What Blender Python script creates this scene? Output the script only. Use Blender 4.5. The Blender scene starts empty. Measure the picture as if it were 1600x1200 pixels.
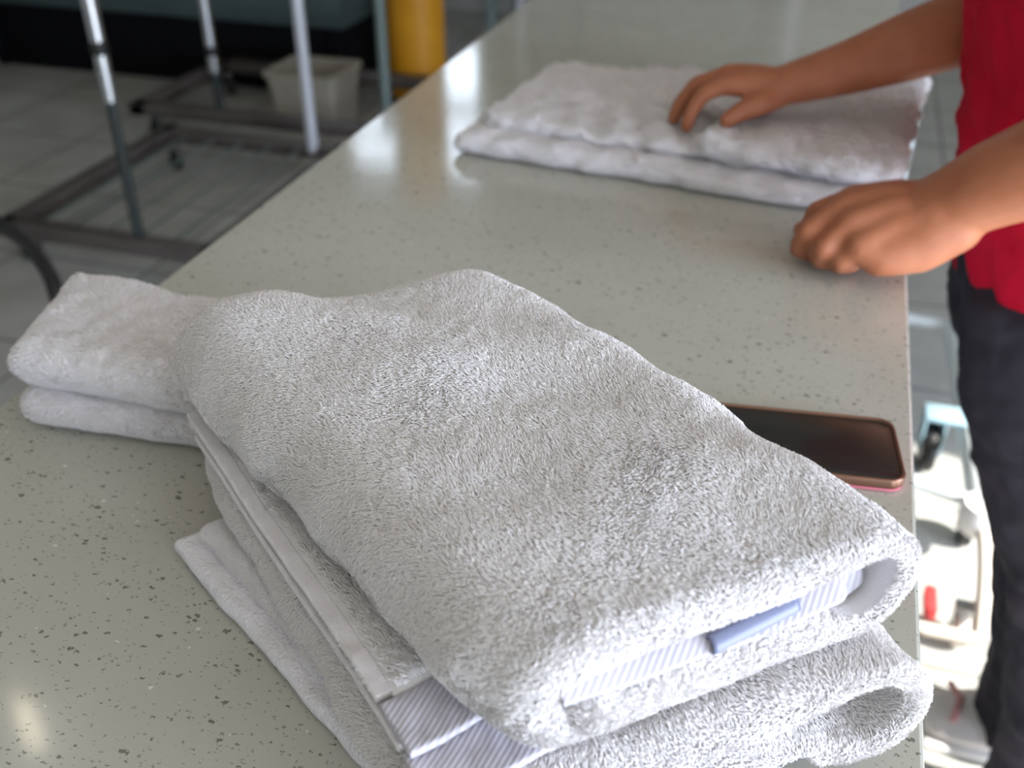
import bpy, bmesh, math, random
import numpy as np
from mathutils import Vector, Matrix, Quaternion
random.seed(7); RNG = np.random.default_rng(11)
C = bpy.context.scene.collection
SC = bpy.context.scene
PI = math.pi
TZ = 0.90                                   # height of the counter top

# ------------------------------------------------------------------ camera
PITCH, YAW = math.radians(32.77), math.radians(17.14)
cam = bpy.data.cameras.new('camera'); cam_o = bpy.data.objects.new('camera', cam); C.objects.link(cam_o)
cam.sensor_width = 36; cam.lens = 36; cam.clip_start = .02
cam_o.location = (0, 0, TZ + .437)
cam_o.rotation_euler = (PI/2 - PITCH, 0, YAW)
cam.dof.use_dof = True; cam.dof.focus_distance = .545; cam.dof.aperture_fstop = 6.2
SC.camera = cam_o

# ------------------------------------------------------------------ light
SC.view_settings.view_transform = 'Standard'; SC.view_settings.look = 'None'
SC.view_settings.gamma = 1; SC.view_settings.use_curve_mapping = False
SC.view_settings.exposure = 0.0
w = bpy.data.worlds.new('sky'); SC.world = w; w.use_nodes = True
bg = w.node_tree.nodes['Background']; bg.inputs[0].default_value = (.72, .84, 1, 1); bg.inputs[1].default_value = 4.5

def sun():
    l = bpy.data.lights.new('sun', 'SUN'); l.energy = 16; l.angle = math.radians(.6); l.color = (1, .95, .88)
    o = bpy.data.objects.new('sun', l); C.objects.link(o)
    d = Vector((-1, .28, -.86)); o.rotation_euler = d.to_track_quat('-Z', 'Y').to_euler()
sun()
def area(name, loc, d, sx, sy, e, col, portal=False):
    l = bpy.data.lights.new(name, 'AREA'); l.shape = 'RECTANGLE'; l.size = sx; l.size_y = sy; l.energy = e; l.color = col
    o = bpy.data.objects.new(name, l); C.objects.link(o); o.location = loc
    o.rotation_euler = Vector(d).to_track_quat('-Z', 'Y').to_euler()
    if portal: l.cycles.is_portal = True
    return o
area('doorway_daylight', (2.97, -.9, 1.2), (-1, 0, 0), 3.4, 2.1, 212, (.71, .80, 1))
area('high_window_daylight', (-2.35, 5.9, 2.4), (0, -1, 0), 1.3, 1.2, 9, (.85, .92, 1))
for gx, gy in ((-1.88, 1.435), (.5, -.6)):
    o = area('ceiling_light_glow', (gx, gy, 2.845), (0, 0, -1), .014, .20, .45, (1, .90, .66)); o.rotation_euler = (0, 0, math.radians(52))

# ------------------------------------------------------------------ helpers
def link(o, parent=None):
    C.objects.link(o)
    if parent is not None: o.parent = parent
    return o
def tag(o, label=None, cat=None, group=None, kind=None):
    if label: o['label'] = label
    if cat: o['category'] = cat
    if group: o['group'] = group
    if kind: o['kind'] = kind
    return o
def thing(name, label, cat, loc=(0, 0, 0), group=None):
    o = bpy.data.objects.new(name, None); o.empty_display_size = .05; o.location = loc
    C.objects.link(o); return tag(o, label, cat, group)
def meshobj(name, verts, faces, m, parent=None, smooth=True):
    me = bpy.data.meshes.new(name); me.from_pydata([tuple(map(float, v)) for v in verts], [], [tuple(map(int, f)) for f in faces])
    if m: me.materials.append(m)
    if smooth: me.polygons.foreach_set('use_smooth', [True]*len(me.polygons))
    me.update()
    o = bpy.data.objects.new(name, me)
    if parent is not None:
        link(o, parent); o.matrix_parent_inverse = Matrix.Translation(-Vector(parent.location))
    else: link(o)
    return o
class MB:
    """collects shapes into one mesh"""
    def __init__(s): s.v = []; s.f = []
    def add(s, v, f):
        n = len(s.v); s.v += [tuple(p) for p in v]; s.f += [tuple(i+n for i in q) for q in f]
    def bm(s, bm):
        bm.verts.index_update(); s.add([v.co[:] for v in bm.verts], [[v.index for v in f.verts] for f in bm.faces]); bm.free()
    def box(s, a, b, bev=0, seg=2, rot=None):
        bm = bmesh.new(); bmesh.ops.create_cube(bm, size=1)
        a, b = Vector(a), Vector(b)
        for v in bm.verts: v.co = Vector([(a[i]+b[i])/2 + v.co[i]*(b[i]-a[i]) for i in range(3)])
        if bev: bmesh.ops.bevel(bm, geom=bm.edges[:], offset=bev, segments=seg, affect='EDGES', profile=.5)
        if rot is not None: bmesh.ops.transform(bm, matrix=rot, verts=bm.verts)
        s.bm(bm)
    def tube(s, pts, r, n=12, cap=True):
        pts = [Vector(p) for p in pts]; rs = r if isinstance(r, (list, tuple)) else [r]*len(pts)
        ref = None; rings = []
        for i, p in enumerate(pts):
            t = (pts[min(i+1, len(pts)-1)] - pts[max(i-1, 0)]).normalized()
            if ref is None: ref = Vector((0, 0, 1)) if abs(t.z) < .9 else Vector((1, 0, 0))
            u = (ref - t*ref.dot(t)).normalized(); ref = u; v = t.cross(u)
            rings.append([p + (u*math.cos(a)+v*math.sin(a))*rs[i] for a in [2*PI*k/n for k in range(n)]])
        V = [q for rg in rings for q in rg]; F = []
        for i in range(len(pts)-1):
            for k in range(n):
                F.append((i*n+k, i*n+(k+1) % n, (i+1)*n+(k+1) % n, (i+1)*n+k))
        if cap: F.append(tuple(range(n))[::-1]); F.append(tuple((len(pts)-1)*n+k for k in range(n)))
        s.add(V, F)
    def lathe(s, prof, c=(0, 0, 0), axis='Z', n=24):
        V = []; F = []
        for (r, z) in prof:
            for k in range(n):
                a = 2*PI*k/n; p = (r*math.cos(a), r*math.sin(a), z)
                if axis == 'X': p = (p[2], p[0], p[1])
                if axis == 'Y': p = (p[0], p[2], p[1])
                V.append((p[0]+c[0], p[1]+c[1], p[2]+c[2]))
        m = len(prof)
        for i in range(m-1):
            for k in range(n): F.append((i*n+k, i*n+(k+1) % n, (i+1)*n+(k+1) % n, (i+1)*n+k))
        if prof[0][0] > 1e-5: F.append(tuple(range(n))[::-1])
        if prof[-1][0] > 1e-5: F.append(tuple((m-1)*n+k for k in range(n)))
        s.add(V, F)
    def ball(s, c, r, n=2):
        bm = bmesh.new(); bmesh.ops.create_icosphere(bm, subdivisions=n, radius=1)
        rr = r if isinstance(r, (tuple, list)) else (r, r, r)
        for v in bm.verts: v.co = Vector([c[i]+v.co[i]*rr[i] for i in range(3)])
        s.bm(bm)
    def build(s, name, m, parent=None, smooth=True, angle=None):
        o = meshobj(name, s.v, s.f, m, parent, smooth)
        bm = bmesh.new(); bm.from_mesh(o.data); bmesh.ops.recalc_face_normals(bm, faces=bm.faces)
        if smooth:
            for e in bm.edges:
                if len(e.link_faces) == 2 and e.calc_face_angle(0) > math.radians(angle or 40): e.smooth = False
        bm.to_mesh(o.data); bm.free(); return o

# ------------------------------------------------------------------ materials
def mat(name, col, rough=.6, metal=0, spec=.5, **k):
    m = bpy.data.materials.new(name); m.use_nodes = True
    b = m.node_tree.nodes['Principled BSDF']
    b.inputs['Base Color'].default_value = (*col, 1); b.inputs['Roughness'].default_value = rough
    b.inputs['Metallic'].default_value = metal; b.inputs['Specular IOR Level'].default_value = spec
    for kk, v in k.items(): b.inputs[kk.replace('_', ' ')].default_value = v
    return m
def noisy(name, col, col2, scale, rough=.6, bump=0, bscale=None, detail=3, **k):
    m = mat(name, col, rough, **k); nt = m.node_tree; b = nt.nodes['Principled BSDF']
    tc = nt.nodes.new('ShaderNodeTexCoord'); n = nt.nodes.new('ShaderNodeTexNoise'); n.inputs['Scale'].default_value = scale; n.inputs['Detail'].default_value = detail
    nt.links.new(tc.outputs['Object'], n.inputs['Vector'])
    r = nt.nodes.new('ShaderNodeValToRGB'); r.color_ramp.elements[0].position = .35; r.color_ramp.elements[1].position = .65
    r.color_ramp.elements[0].color = (*col, 1); r.color_ramp.elements[1].color = (*col2, 1)
    nt.links.new(n.outputs['Fac'], r.inputs['Fac']); nt.links.new(r.outputs['Color'], b.inputs['Base Color'])
    if bump:
        n2 = nt.nodes.new('ShaderNodeTexNoise'); n2.inputs['Scale'].default_value = bscale or scale; n2.inputs['Detail'].default_value = 2
        nt.links.new(tc.outputs['Object'], n2.inputs['Vector'])
        bp = nt.nodes.new('ShaderNodeBump'); bp.inputs['Strength'].default_value = 1; bp.inputs['Distance'].default_value = bump
        nt.links.new(n2.outputs['Fac'], bp.inputs['Height']); nt.links.new(bp.outputs['Normal'], b.inputs['Normal'])
    return m
COT = (.80, .785, .79)
M = {}
M['cotton'] = noisy('cotton', COT, (.84, .83, .84), 40, .85, .0006, 900, spec=.3)
M['loop'] = mat('cotton_loops', (.835, .805, .795), .42, spec=.6)
M['soft_terry'] = noisy('soft_terry', (.79, .765, .80), (.84, .825, .86), 18, .9, .0016, 420, spec=.2)
M['selvage'] = noisy('selvage', (.78, .75, .765), (.82, .80, .82), 60, .85, .0006, 1200, spec=.25)
def twill(name, along, width=700):
    m = mat(name, (.80, .78, .80), .75, spec=.35); nt = m.node_tree; b = nt.nodes['Principled BSDF']
    tc = nt.nodes.new('ShaderNodeTexCoord'); mp = nt.nodes.new('ShaderNodeMapping')
    mp.inputs['Rotation'].default_value = (0, 0, along)
    wv = nt.nodes.new('ShaderNodeTexWave'); wv.inputs['Scale'].default_value = width/6.28*1.0; wv.inputs['Distortion'].default_value = .4
    wv.inputs['Detail'].default_value = 1
    nt.links.new(tc.outputs['Object'], mp.inputs['Vector']); nt.links.new(mp.outputs['Vector'], wv.inputs['Vector'])
    bp = nt.nodes.new('ShaderNodeBump'); bp.inputs['Distance'].default_value = .00016; bp.inputs['Strength'].default_value = 1
    nt.links.new(wv.outputs['Fac'], bp.inputs['Height']); nt.links.new(bp.outputs['Normal'], b.inputs['Normal'])
    rp = nt.nodes.new('ShaderNodeValToRGB'); rp.color_ramp.elements[0].color = (.47, .45, .50, 1); rp.color_ramp.elements[1].color = (.60, .58, .64, 1)
    nt.links.new(wv.outputs['Fac'], rp.inputs['Fac']); nt.links.new(rp.outputs['Color'], b.inputs['Base Color'])
    return m
M['twill'] = twill('hem_twill', math.radians(10), 760)
M['tag'] = mat('tag_ribbon', (.17, .19, .30), .35, spec=.6)
M['tag_shade'] = mat('shaded_tag_mouth', (.05, .055, .12), .6)  # shaded copy of the ribbon colour, for the open end
M['chrome'] = mat('chrome', (.62, .64, .66), .22, 1)
M['shaded_tube'] = mat('shaded_tube', (.035, .045, .042), .4, .3)  # shade on the lower uprights, put into the colour
M['steel_white'] = mat('light_steel', (.62, .64, .70), .38, .3)
M['brown_tube'] = noisy('brown_tube', (.060, .050, .045), (.095, .08, .073), 6, .42)
M['bench_steel'] = mat('bench_steel', (.075, .105, .11), .4, .4)
M['bench_leg'] = mat('bench_leg', (.22, .28, .27), .4, .3)
M['black'] = mat('black_paint_and_shade', (.004, .004, .005), .7, spec=.1)  # also stands for the shade under the bench
M['rubber'] = mat('black_rubber', (.008, .008, .008), .5)
M['yellow'] = noisy('yellow_paint', (.62, .27, .008), (.70, .32, .012), 5, .45)
M['beige'] = mat('beige_plastic', (.35, .32, .26), .5)
M['wall'] = noisy('wall_paint', (.44, .44, .41), (.49, .49, .45), 2, .8)
M['olive'] = mat('olive_panel', (.060, .062, .040), .7)
M['ceil'] = mat('ceiling_paint', (.52, .47, .39), .9)
M['skin'] = noisy('skin', (.40, .140, .066), (.46, .172, .086), 30, .48, .0003, 500, spec=.4)
M['skin'].node_tree.nodes['Principled BSDF'].inputs['Subsurface Weight'].default_value = .12
M['skin'].node_tree.nodes['Principled BSDF'].inputs['Subsurface Radius'].default_value = (.012, .005, .003)
M['shirt'] = noisy('red_cotton', (.56, .003, .028), (.64, .006, .042), 8, .8, .0008, 60, spec=.2)
M['trouser'] = noisy('dark_trouser', (.026, .024, .036), (.038, .032, .048), 10, .75, .0008, 60, spec=.3)
M['hair'] = noisy('hair_dark', (.008, .006, .005), (.02, .014, .01), 80, .45)
M['white'] = mat('white_paint', (.78, .76, .74), .5)
M['shoe'] = mat('shoe_white', (.80, .76, .76), .55)
M['shoe_pink'] = mat('shoe_pink', (.70, .36, .36), .55)
M['blue_tube'] = mat('blue_tube', (.35, .52, .60), .4, .2)
M['wire'] = mat('green_grey_wire', (.10, .14, .12), .4, .3)
M['red'] = mat('red_paint', (.55, .05, .05), .5)
M['screen'] = mat('phone_glass', (.020, .020, .018), .22, spec=.35)
M['rose'] = mat('rose_gold', (.22, .115, .075), .3, .7)
M['clearcase'] = mat('clear_case', (.55, .35, .28), .2, 0, Transmission_Weight=.55)
M['pink'] = mat('pink_back', (.75, .22, .28), .5)
M['beige_tube'] = mat('cream_tube', (.66, .60, .52), .4)
M['white_tube'] = mat('white_tube', (.74, .80, .82), .35)

def quartz():
    m = mat('quartz', (.43, .43, .365), .10, spec=.5); nt = m.node_tree; b = nt.nodes['Principled BSDF']; L = nt.links.new
    tc = nt.nodes.new('ShaderNodeTexCoord')
    base = nt.nodes.new('ShaderNodeTexNoise'); base.inputs['Scale'].default_value = 9; L(tc.outputs['Object'], base.inputs['Vector'])
    r0 = nt.nodes.new('ShaderNodeValToRGB'); r0.color_ramp.elements[0].position = .3; r0.color_ramp.elements[1].position = .7
    r0.color_ramp.elements[0].color = (.475, .468, .405, 1); r0.color_ramp.elements[1].color = (.505, .503, .445, 1)
    L(base.outputs['Fac'], r0.inputs['Fac']); col = r0.outputs['Color']
    # wobble
    wn = nt.nodes.new('ShaderNodeTexNoise'); wn.inputs['Scale'].default_value = 520; L(tc.outputs['Object'], wn.inputs['Vector'])
    wv = nt.nodes.new('ShaderNodeVectorMath'); wv.operation = 'MULTIPLY_ADD'; wv.inputs[1].default_value = (.0046,)*3
    L(wn.outputs['Color'], wv.inputs[0]); L(tc.outputs['Object'], wv.inputs[2])
    for (sc, thr, frac, dark, rot, st) in ((150, .22, .30, (.13, .135, .11), .5, 2.3), (90, .17, .24, (.15, .15, .12), -.3, 1.5), (300, .24, .42, (.24, .235, .19), 1.1, 1.9), (120, .12, .13, (.75, .74, .70), .9, 1.4)):
        mp = nt.nodes.new('ShaderNodeMapping'); mp.inputs['Rotation'].default_value = (0, 0, rot); mp.inputs['Scale'].default_value = (1, st, 1)
        L(wv.outputs[0], mp.inputs['Vector'])
        vo = nt.nodes.new('ShaderNodeTexVoronoi'); vo.inputs['Scale'].default_value = sc; L(mp.outputs['Vector'], vo.inputs['Vector'])
        sep = nt.nodes.new('ShaderNodeSeparateColor'); L(vo.outputs['Color'], sep.inputs[0])
        # size varies per cell; only a fraction of cells carry a chip
        ms = nt.nodes.new('ShaderNodeMath'); ms.operation = 'MULTIPLY'; ms.inputs[1].default_value = thr*1.6; L(sep.outputs[1], ms.inputs[0])
        lt = nt.nodes.new('ShaderNodeMath'); lt.operation = 'LESS_THAN'; L(vo.outputs['Distance'], lt.inputs[0]); L(ms.outputs[0], lt.inputs[1])
        fr = nt.nodes.new('ShaderNodeMath'); fr.operation = 'LESS_THAN'; L(sep.outputs[0], fr.inputs[0]); fr.inputs[1].default_value = frac
        ml = nt.nodes.new('ShaderNodeMath'); ml.operation = 'MULTIPLY'; L(lt.outputs[0], ml.inputs[0]); L(fr.outputs[0], ml.inputs[1])
        ml2 = nt.nodes.new('ShaderNodeMath'); ml2.operation = 'MULTIPLY'; L(ml.outputs[0], ml2.inputs[0]); ml2.inputs[1].default_value = .85
        mx = nt.nodes.new('ShaderNodeMix'); mx.data_type = 'RGBA'; L(ml2.outputs[0], mx.inputs[0]); L(col, mx.inputs[6]); mx.inputs[7].default_value = (*dark, 1)
        col = mx.outputs[2]
    L(col, b.inputs['Base Color'])
    bn = nt.nodes.new('ShaderNodeTexNoise'); bn.inputs['Scale'].default_value = 25; L(tc.outputs['Object'], bn.inputs['Vector'])
    bp = nt.nodes.new('ShaderNodeBump'); bp.inputs['Distance'].default_value = .0003; bp.inputs['Strength'].default_value = .3
    L(bn.outputs['Fac'], bp.inputs['Height']); L(bp.outputs['Normal'], b.inputs['Normal'])
    return m
M['quartz'] = quartz()
def tilefloor(name, c1, c2, grout, size, rough):
    m = mat(name, c1, rough); nt = m.node_tree; b = nt.nodes['Principled BSDF']; L = nt.links.new
    tc = nt.nodes.new('ShaderNodeTexCoord'); br = nt.nodes.new('ShaderNodeTexBrick'); br.offset = 0
    br.inputs['Scale'].default_value = 1; br.inputs['Brick Width'].default_value = size; br.inputs['Row Height'].default_value = size
    br.inputs['Mortar Size'].default_value = .006
    L(tc.outputs['Object'], br.inputs['Vector'])
    n = nt.nodes.new('ShaderNodeTexNoise'); n.inputs['Scale'].default_value = 5; n.inputs['Detail'].default_value = 5; L(tc.outputs['Object'], n.inputs['Vector'])
    r = nt.nodes.new('ShaderNodeValToRGB'); r.color_ramp.elements[0].position = .35; r.color_ramp.elements[1].position = .65
    r.color_ramp.elements[0].color = (*c1, 1); r.color_ramp.elements[1].color = (*c2, 1); L(n.outputs['Fac'], r.inputs['Fac'])
    L(r.outputs['Color'], br.inputs['Color1']); L(r.outputs['Color'], br.inputs['Color2']); br.inputs['Mortar'].default_value = (*grout, 1)
    L(br.outputs['Color'], b.inputs['Base Color']); return m
M['floor'] = tilefloor('floor_tile', (.38, .38, .35), (.47, .465, .44), (.22, .22, .20), .45, .25)
M['pave'] = noisy('pavement', (.45, .44, .42), (.52, .51, .48), 3, .8)

# ------------------------------------------------------------------ room
def struct(name, mb, m, smooth=False):
    o = mb.build(name, m, None, smooth); o['kind'] = 'structure'; return o
X0, X1, Y0, Y1, ZC = -4.6, 3.0, -3.2, 5.6, 3.0
b = MB(); b.box((X0-.1, Y0-.1, -.1), (X1+.1, Y1+.1, 0)); struct('floor', b, M['floor'])
b = MB(); b.box((X0-.1, Y0-.1, ZC), (X1+.1, Y1+.1, ZC+.1)); struct('ceiling', b, M['ceil'])
b = MB(); b.box((X0-.1, Y0-.1, 0), (X0, Y1+.1, ZC)); struct('wall_left', b, M['wall'])
b = MB(); b.box((X0, Y0-.1, 0), (X1, Y0, ZC)); struct('wall_front', b, M['wall'])
WX = (-2.80, -1.90); WZ = (1.95, 2.80)                       # high window in the far wall
b = MB(); b.box((X0, Y1, 0), (WX[0], Y1+.1, ZC)); b.box((WX[1], Y1, 0), (X1, Y1+.1, ZC))
b.box((WX[0], Y1, 0), (WX[1], Y1+.1, WZ[0])); b.box((WX[0], Y1, WZ[1]), (WX[1], Y1+.1, ZC)); struct('wall_back', b, M['wall'])
DY = (-2.7, 1.3); DZ = 2.6                                   # wide doorway in the right wall
b = MB(); b.box((X1, Y0, 0), (X1+.1, DY[0], ZC)); b.box((X1, DY[1], 0), (X1+.1, Y1, ZC)); b.box((X1, DY[0], DZ), (X1+.1, DY[1], ZC)); struct('wall_right', b, M['wall'])
b = MB()
for x in (WX[0], -2.35, WX[1]): b.box((x-.03, Y1-.02, WZ[0]), (x+.03, Y1+.06, WZ[1]))
b.box((WX[0]-.03, Y1-.02, WZ[0]-.03), (WX[1]+.03, Y1+.06, WZ[0]+.03)); b.box((WX[0], Y1-.02, 2.33), (WX[1], Y1+.06, 2.42)); b.box((WX[0]-.03, Y1-.02, WZ[1]-.03), (WX[1]+.03, Y1+.06, WZ[1]+.03))
struct('window_1', b, M['white'])
b = MB()
for y in DY: b.box((X1-.02, y-.04, 0), (X1+.12, y+.04, DZ+.04))
b.box((X1-.02, DY[0], DZ-.02), (X1+.12, DY[1], DZ+.06)); struct('door_1', b, M['steel_white'])
b = MB(); b.box((X1+.1, -14, -.12), (16, 14, -.02)); o = struct('pavement', b, M['pave'])

# ------------------------------------------------------------------ counter
TX0, TX1, TY0, TY1 = -.565, .101, -.75, 2.75
t = thing('counter_table', 'long pale speckled quartz counter on which the towels and the phone lie', 'table', (-.23, 1, 0))
b = MB(); b.box((TX0, TY0, TZ-.04), (TX1, TY1, TZ), .0025, 2); b.build('countertop', M['quartz'], t, False)
for x in (TX0+.10, TX1-.10):
    for y in (TY0+.15, TY1-.15):
        b = MB(); b.box((x-.03, y-.03, 0), (x+.03, y+.03, TZ-.04), .004); b.build('leg', M['bench_leg'], t)
b = MB()
for x in (TX0+.10, TX1-.10): b.box((x-.02, TY0+.15, TZ-.10), (x+.02, TY1-.15, TZ-.04), .003)
b.build('apron_rail', M['bench_leg'], t)

# ------------------------------------------------------------------ cloth tools
def noise3(P, scale, seed, octv=3):
    """smooth sum-of-waves noise, about -1..1, P (...,3)"""
    r = np.random.default_rng(seed); out = np.zeros(P.shape[:-1]); amp = 1; tot = 0
    for o in range(octv):
        for k in range(6):
            d = r.normal(size=3); d /= np.linalg.norm(d)
            out += amp*np.sin((P@d)*2*PI/scale*r.uniform(.7, 1.4) + r.uniform(0, 2*PI))/2.4
        tot += amp; scale *= .5; amp *= .5
    return out/tot
def grid_mesh(name, V, m, parent, close_u=False):
    nt, nu = V.shape[:2]
    idx = np.arange(nt*nu).reshape(nt, nu)
    uu = nu if close_u else nu-1
    F = []
    for j in range(uu):
        k = (j+1) % nu
        F.append(np.stack([idx[:-1, j], idx[:-1, k], idx[1:, k], idx[1:, j]], 1))
    F = np.concatenate(F)
    return meshobj(name, V.reshape(-1, 3), F, m, parent)
def loop_nodes():
    """node group: puts one bent cotton loop on every point (attributes rot, scl)"""
    g = bpy.data.node_groups.new('terry_loops', 'GeometryNodeTree')
    g.interface.new_socket('Geometry', in_out='INPUT', socket_type='NodeSocketGeometry')
    g.interface.new_socket('Geometry', in_out='OUTPUT', socket_type='NodeSocketGeometry')
    N = g.nodes.new; L = g.links.new
    gi, go = N('NodeGroupInput'), N('NodeGroupOutput')
    bz = N('GeometryNodeCurvePrimitiveBezierSegment'); bz.inputs['Resolution'].default_value = 4
    bz.inputs['Start'].default_value = (0, 0, -.12); bz.inputs['Start Handle'].default_value = (0, 0, .45)
    bz.inputs['End Handle'].default_value = (.10, 0, .95); bz.inputs['End'].default_value = (.42, 0, 1.0)
    pr = N('ShaderNodeFloatCurve')
    c = pr.mapping.curves[0]; c.points[0].location = (0, .7); c.points[1].location = (1, .25); c.points.new(.6, 1.0)
    pr.mapping.update()
    sp = N('GeometryNodeSplineParameter'); L(sp.outputs['Factor'], pr.inputs['Value'])
    sr = N('GeometryNodeSetCurveRadius'); L(bz.outputs[0], sr.inputs[0]); L(pr.outputs[0], sr.inputs['Radius'])
    ci = N('GeometryNodeCurvePrimitiveCircle'); ci.inputs['Resolution'].default_value = 5; ci.inputs['Radius'].default_value = .16
    cm = N('GeometryNodeCurveToMesh'); L(sr.outputs[0], cm.inputs[0]); L(ci.outputs[0], cm.inputs[1]); cm.inputs['Fill Caps'].default_value = True
    if 'Scale' in [i.name for i in cm.inputs]: L(pr.outputs[0], cm.inputs['Scale'])
    sm = N('GeometryNodeSetMaterial'); sm.inputs['Material'].default_value = M['loop']; L(cm.outputs[0], sm.inputs[0])
    ss = N('GeometryNodeSetShadeSmooth'); L(sm.outputs[0], ss.inputs[0])
    ip = N('GeometryNodeInstanceOnPoints'); L(gi.outputs[0], ip.inputs['Points']); L(ss.outputs[0], ip.inputs['Instance'])
    ra = N('GeometryNodeInputNamedAttribute'); ra.data_type = 'QUATERNION'; ra.inputs['Name'].default_value = 'rot'
    sa = N('GeometryNodeInputNamedAttribute'); sa.data_type = 'FLOAT_VECTOR'; sa.inputs['Name'].default_value = 'scl'
    def out(n): return [o for o in n.outputs if o.enabled and o.name == 'Attribute'][0]
    L(out(ra), ip.inputs['Rotation']); L(out(sa), ip.inputs['Scale']); L(ip.outputs[0], go.inputs[0])
    return g
LOOPS = loop_nodes()
def pile(V, parent, dens, length=.0042, width=1.0, seed=1, mask=None, close_u=False, lean=.6, flip=1, name='terry_pile', tmask=None, swirl=.05, down=.5):
    """terry loops standing on grid V; V is (nt,nu,3); mask(P,N,t,u)->bool keeps a point"""
    r = np.random.default_rng(seed)
    if close_u: V = np.concatenate([V, V[:, :1]], 1)
    A, B, Cc, D = V[:-1, :-1], V[:-1, 1:], V[1:, 1:], V[1:, :-1]
    nrm = np.cross(Cc-A, D-B); ar = np.linalg.norm(nrm, axis=2)/2
    w_ = ar.ravel(); n = int(w_.sum()*dens); q = r.choice(len(w_), n, p=w_/w_.sum())
    i, j = np.divmod(q, A.shape[1]); s, t_ = r.random(n)[:, None], r.random(n)[:, None]
    a, b_, c, d = A[i, j], B[i, j], Cc[i, j], D[i, j]
    P = (a*(1-s)+b_*s)*(1-t_) + (d*(1-s)+c*s)*t_
    # smoothed vertex normals
    NV = np.zeros_like(V); fn = nrm*flip
    NV[:-1, :-1] += fn; NV[:-1, 1:] += fn; NV[1:, 1:] += fn; NV[1:, :-1] += fn
    if close_u: NV[:, 0] += NV[:, -1]; NV[:, -1] = NV[:, 0]
    NV /= np.linalg.norm(NV, axis=2, keepdims=True)+1e-12
    Nn = (NV[i, j]*(1-s)+NV[i, j+1]*s)*(1-t_) + (NV[i+1, j]*(1-s)+NV[i+1, j+1]*s)*t_
    Nn /= np.linalg.norm(Nn, axis=1, keepdims=True)+1e-12
    if mask is not None:
        k = mask(P, Nn, i/(V.shape[0]-1), j/(V.shape[1]-1)); P, Nn = P[k], Nn[k]
    n = len(P)
    T = np.cross(Nn, np.array([.57, .82, 0])); T /= np.linalg.norm(T, axis=1, keepdims=True)+.15
    Bt = np.cross(Nn, T)
    psi = np.clip(noise3(P, swirl*2.6, seed+5, 2), -1.1, 1.1)*1.25 + .6 + noise3(P, .010, seed+9, 1)*.35 + r.normal(size=n)*.3
    ld = T*np.cos(psi)[:, None] + Bt*np.sin(psi)[:, None] + np.array([0, 0, -1])*down*(.3+.7*(1-np.abs(Nn[:, 2:3])))
    ld -= Nn*(ld*Nn).sum(1, keepdims=True); ld /= np.linalg.norm(ld, axis=1, keepdims=True)+1e-9
    la = lean*(.80+.18*np.clip(noise3(P, .07, seed+3, 2), -1, 1))[:, None]*(.7+.6*r.random(n))[:, None]
    Z = Nn + ld*la; Z /= np.linalg.norm(Z, axis=1, keepdims=True)
    Xa = ld - Z*(ld*Z).sum(1, keepdims=True); Xa /= np.linalg.norm(Xa, axis=1, keepdims=True)+1e-9
    Ya = np.cross(Z, Xa)
    R = np.stack([Xa, Ya, Z], 2)                                 # columns
    tr = R[:, 0, 0]+R[:, 1, 1]+R[:, 2, 2]
    # robust matrix -> quaternion
    qw = np.sqrt(np.maximum(0, 1+R[:, 0, 0]+R[:, 1, 1]+R[:, 2, 2]))/2
    qx = np.sqrt(np.maximum(0, 1+R[:, 0, 0]-R[:, 1, 1]-R[:, 2, 2]))/2*np.sign(R[:, 2, 1]-R[:, 1, 2]+1e-12)
    qy = np.sqrt(np.maximum(0, 1-R[:, 0, 0]+R[:, 1, 1]-R[:, 2, 2]))/2*np.sign(R[:, 0, 2]-R[:, 2, 0]+1e-12)
    qz = np.sqrt(np.maximum(0, 1-R[:, 0, 0]-R[:, 1, 1]+R[:, 2, 2]))/2*np.sign(R[:, 1, 0]-R[:, 0, 1]+1e-12)
    Q = np.stack([qw, qx, qy, qz], 1)
    ln = length*(.75+.5*r.random(n)); wd = length*width*(.85+.3*r.random(n))
    S = np.stack([wd, wd, ln], 1)
    me = bpy.data.meshes.new(name); me.vertices.add(n); me.vertices.foreach_set('co', P.ravel().astype(np.float32))
    at_ = me.attributes.new('rot', 'QUATERNION', 'POINT'); at_.data.foreach_set('value', Q.ravel().astype(np.float32))
    at_ = me.attributes.new('scl', 'FLOAT_VECTOR', 'POINT'); at_.data.foreach_set('vector', S.ravel().astype(np.float32))
    me.materials.append(M['loop']); me.update()
    o = bpy.data.objects.new(name, me); link(o, parent); o.matrix_parent_inverse = Matrix.Translation(-Vector(parent.location))
    md = o.modifiers.new('loops', 'NODES'); md.node_group = LOOPS; o['kind'] = 'stuff'
    return o

def curve_interp(pts):
    """arc-length interpolator through XY points, extrapolating at both ends"""
    p = np.array(pts, float); seg = np.linalg.norm(np.diff(p[:, :2], axis=0), axis=1); s = np.concatenate([[0], np.cumsum(seg)]); s /= s[-1]
    def f(v):
        v = np.asarray(v, float); o = np.stack([np.interp(v, s, p[:, k]) for k in range(p.shape[1])], -1)
        d0 = (p[1]-p[0])/(s[1]-s[0]); d1 = (p[-1]-p[-2])/(s[-1]-s[-2])
        o += np.minimum(v, 0)[..., None]*d0 + np.maximum(v-1, 0)[..., None]*d1
        return o
    return f

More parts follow.
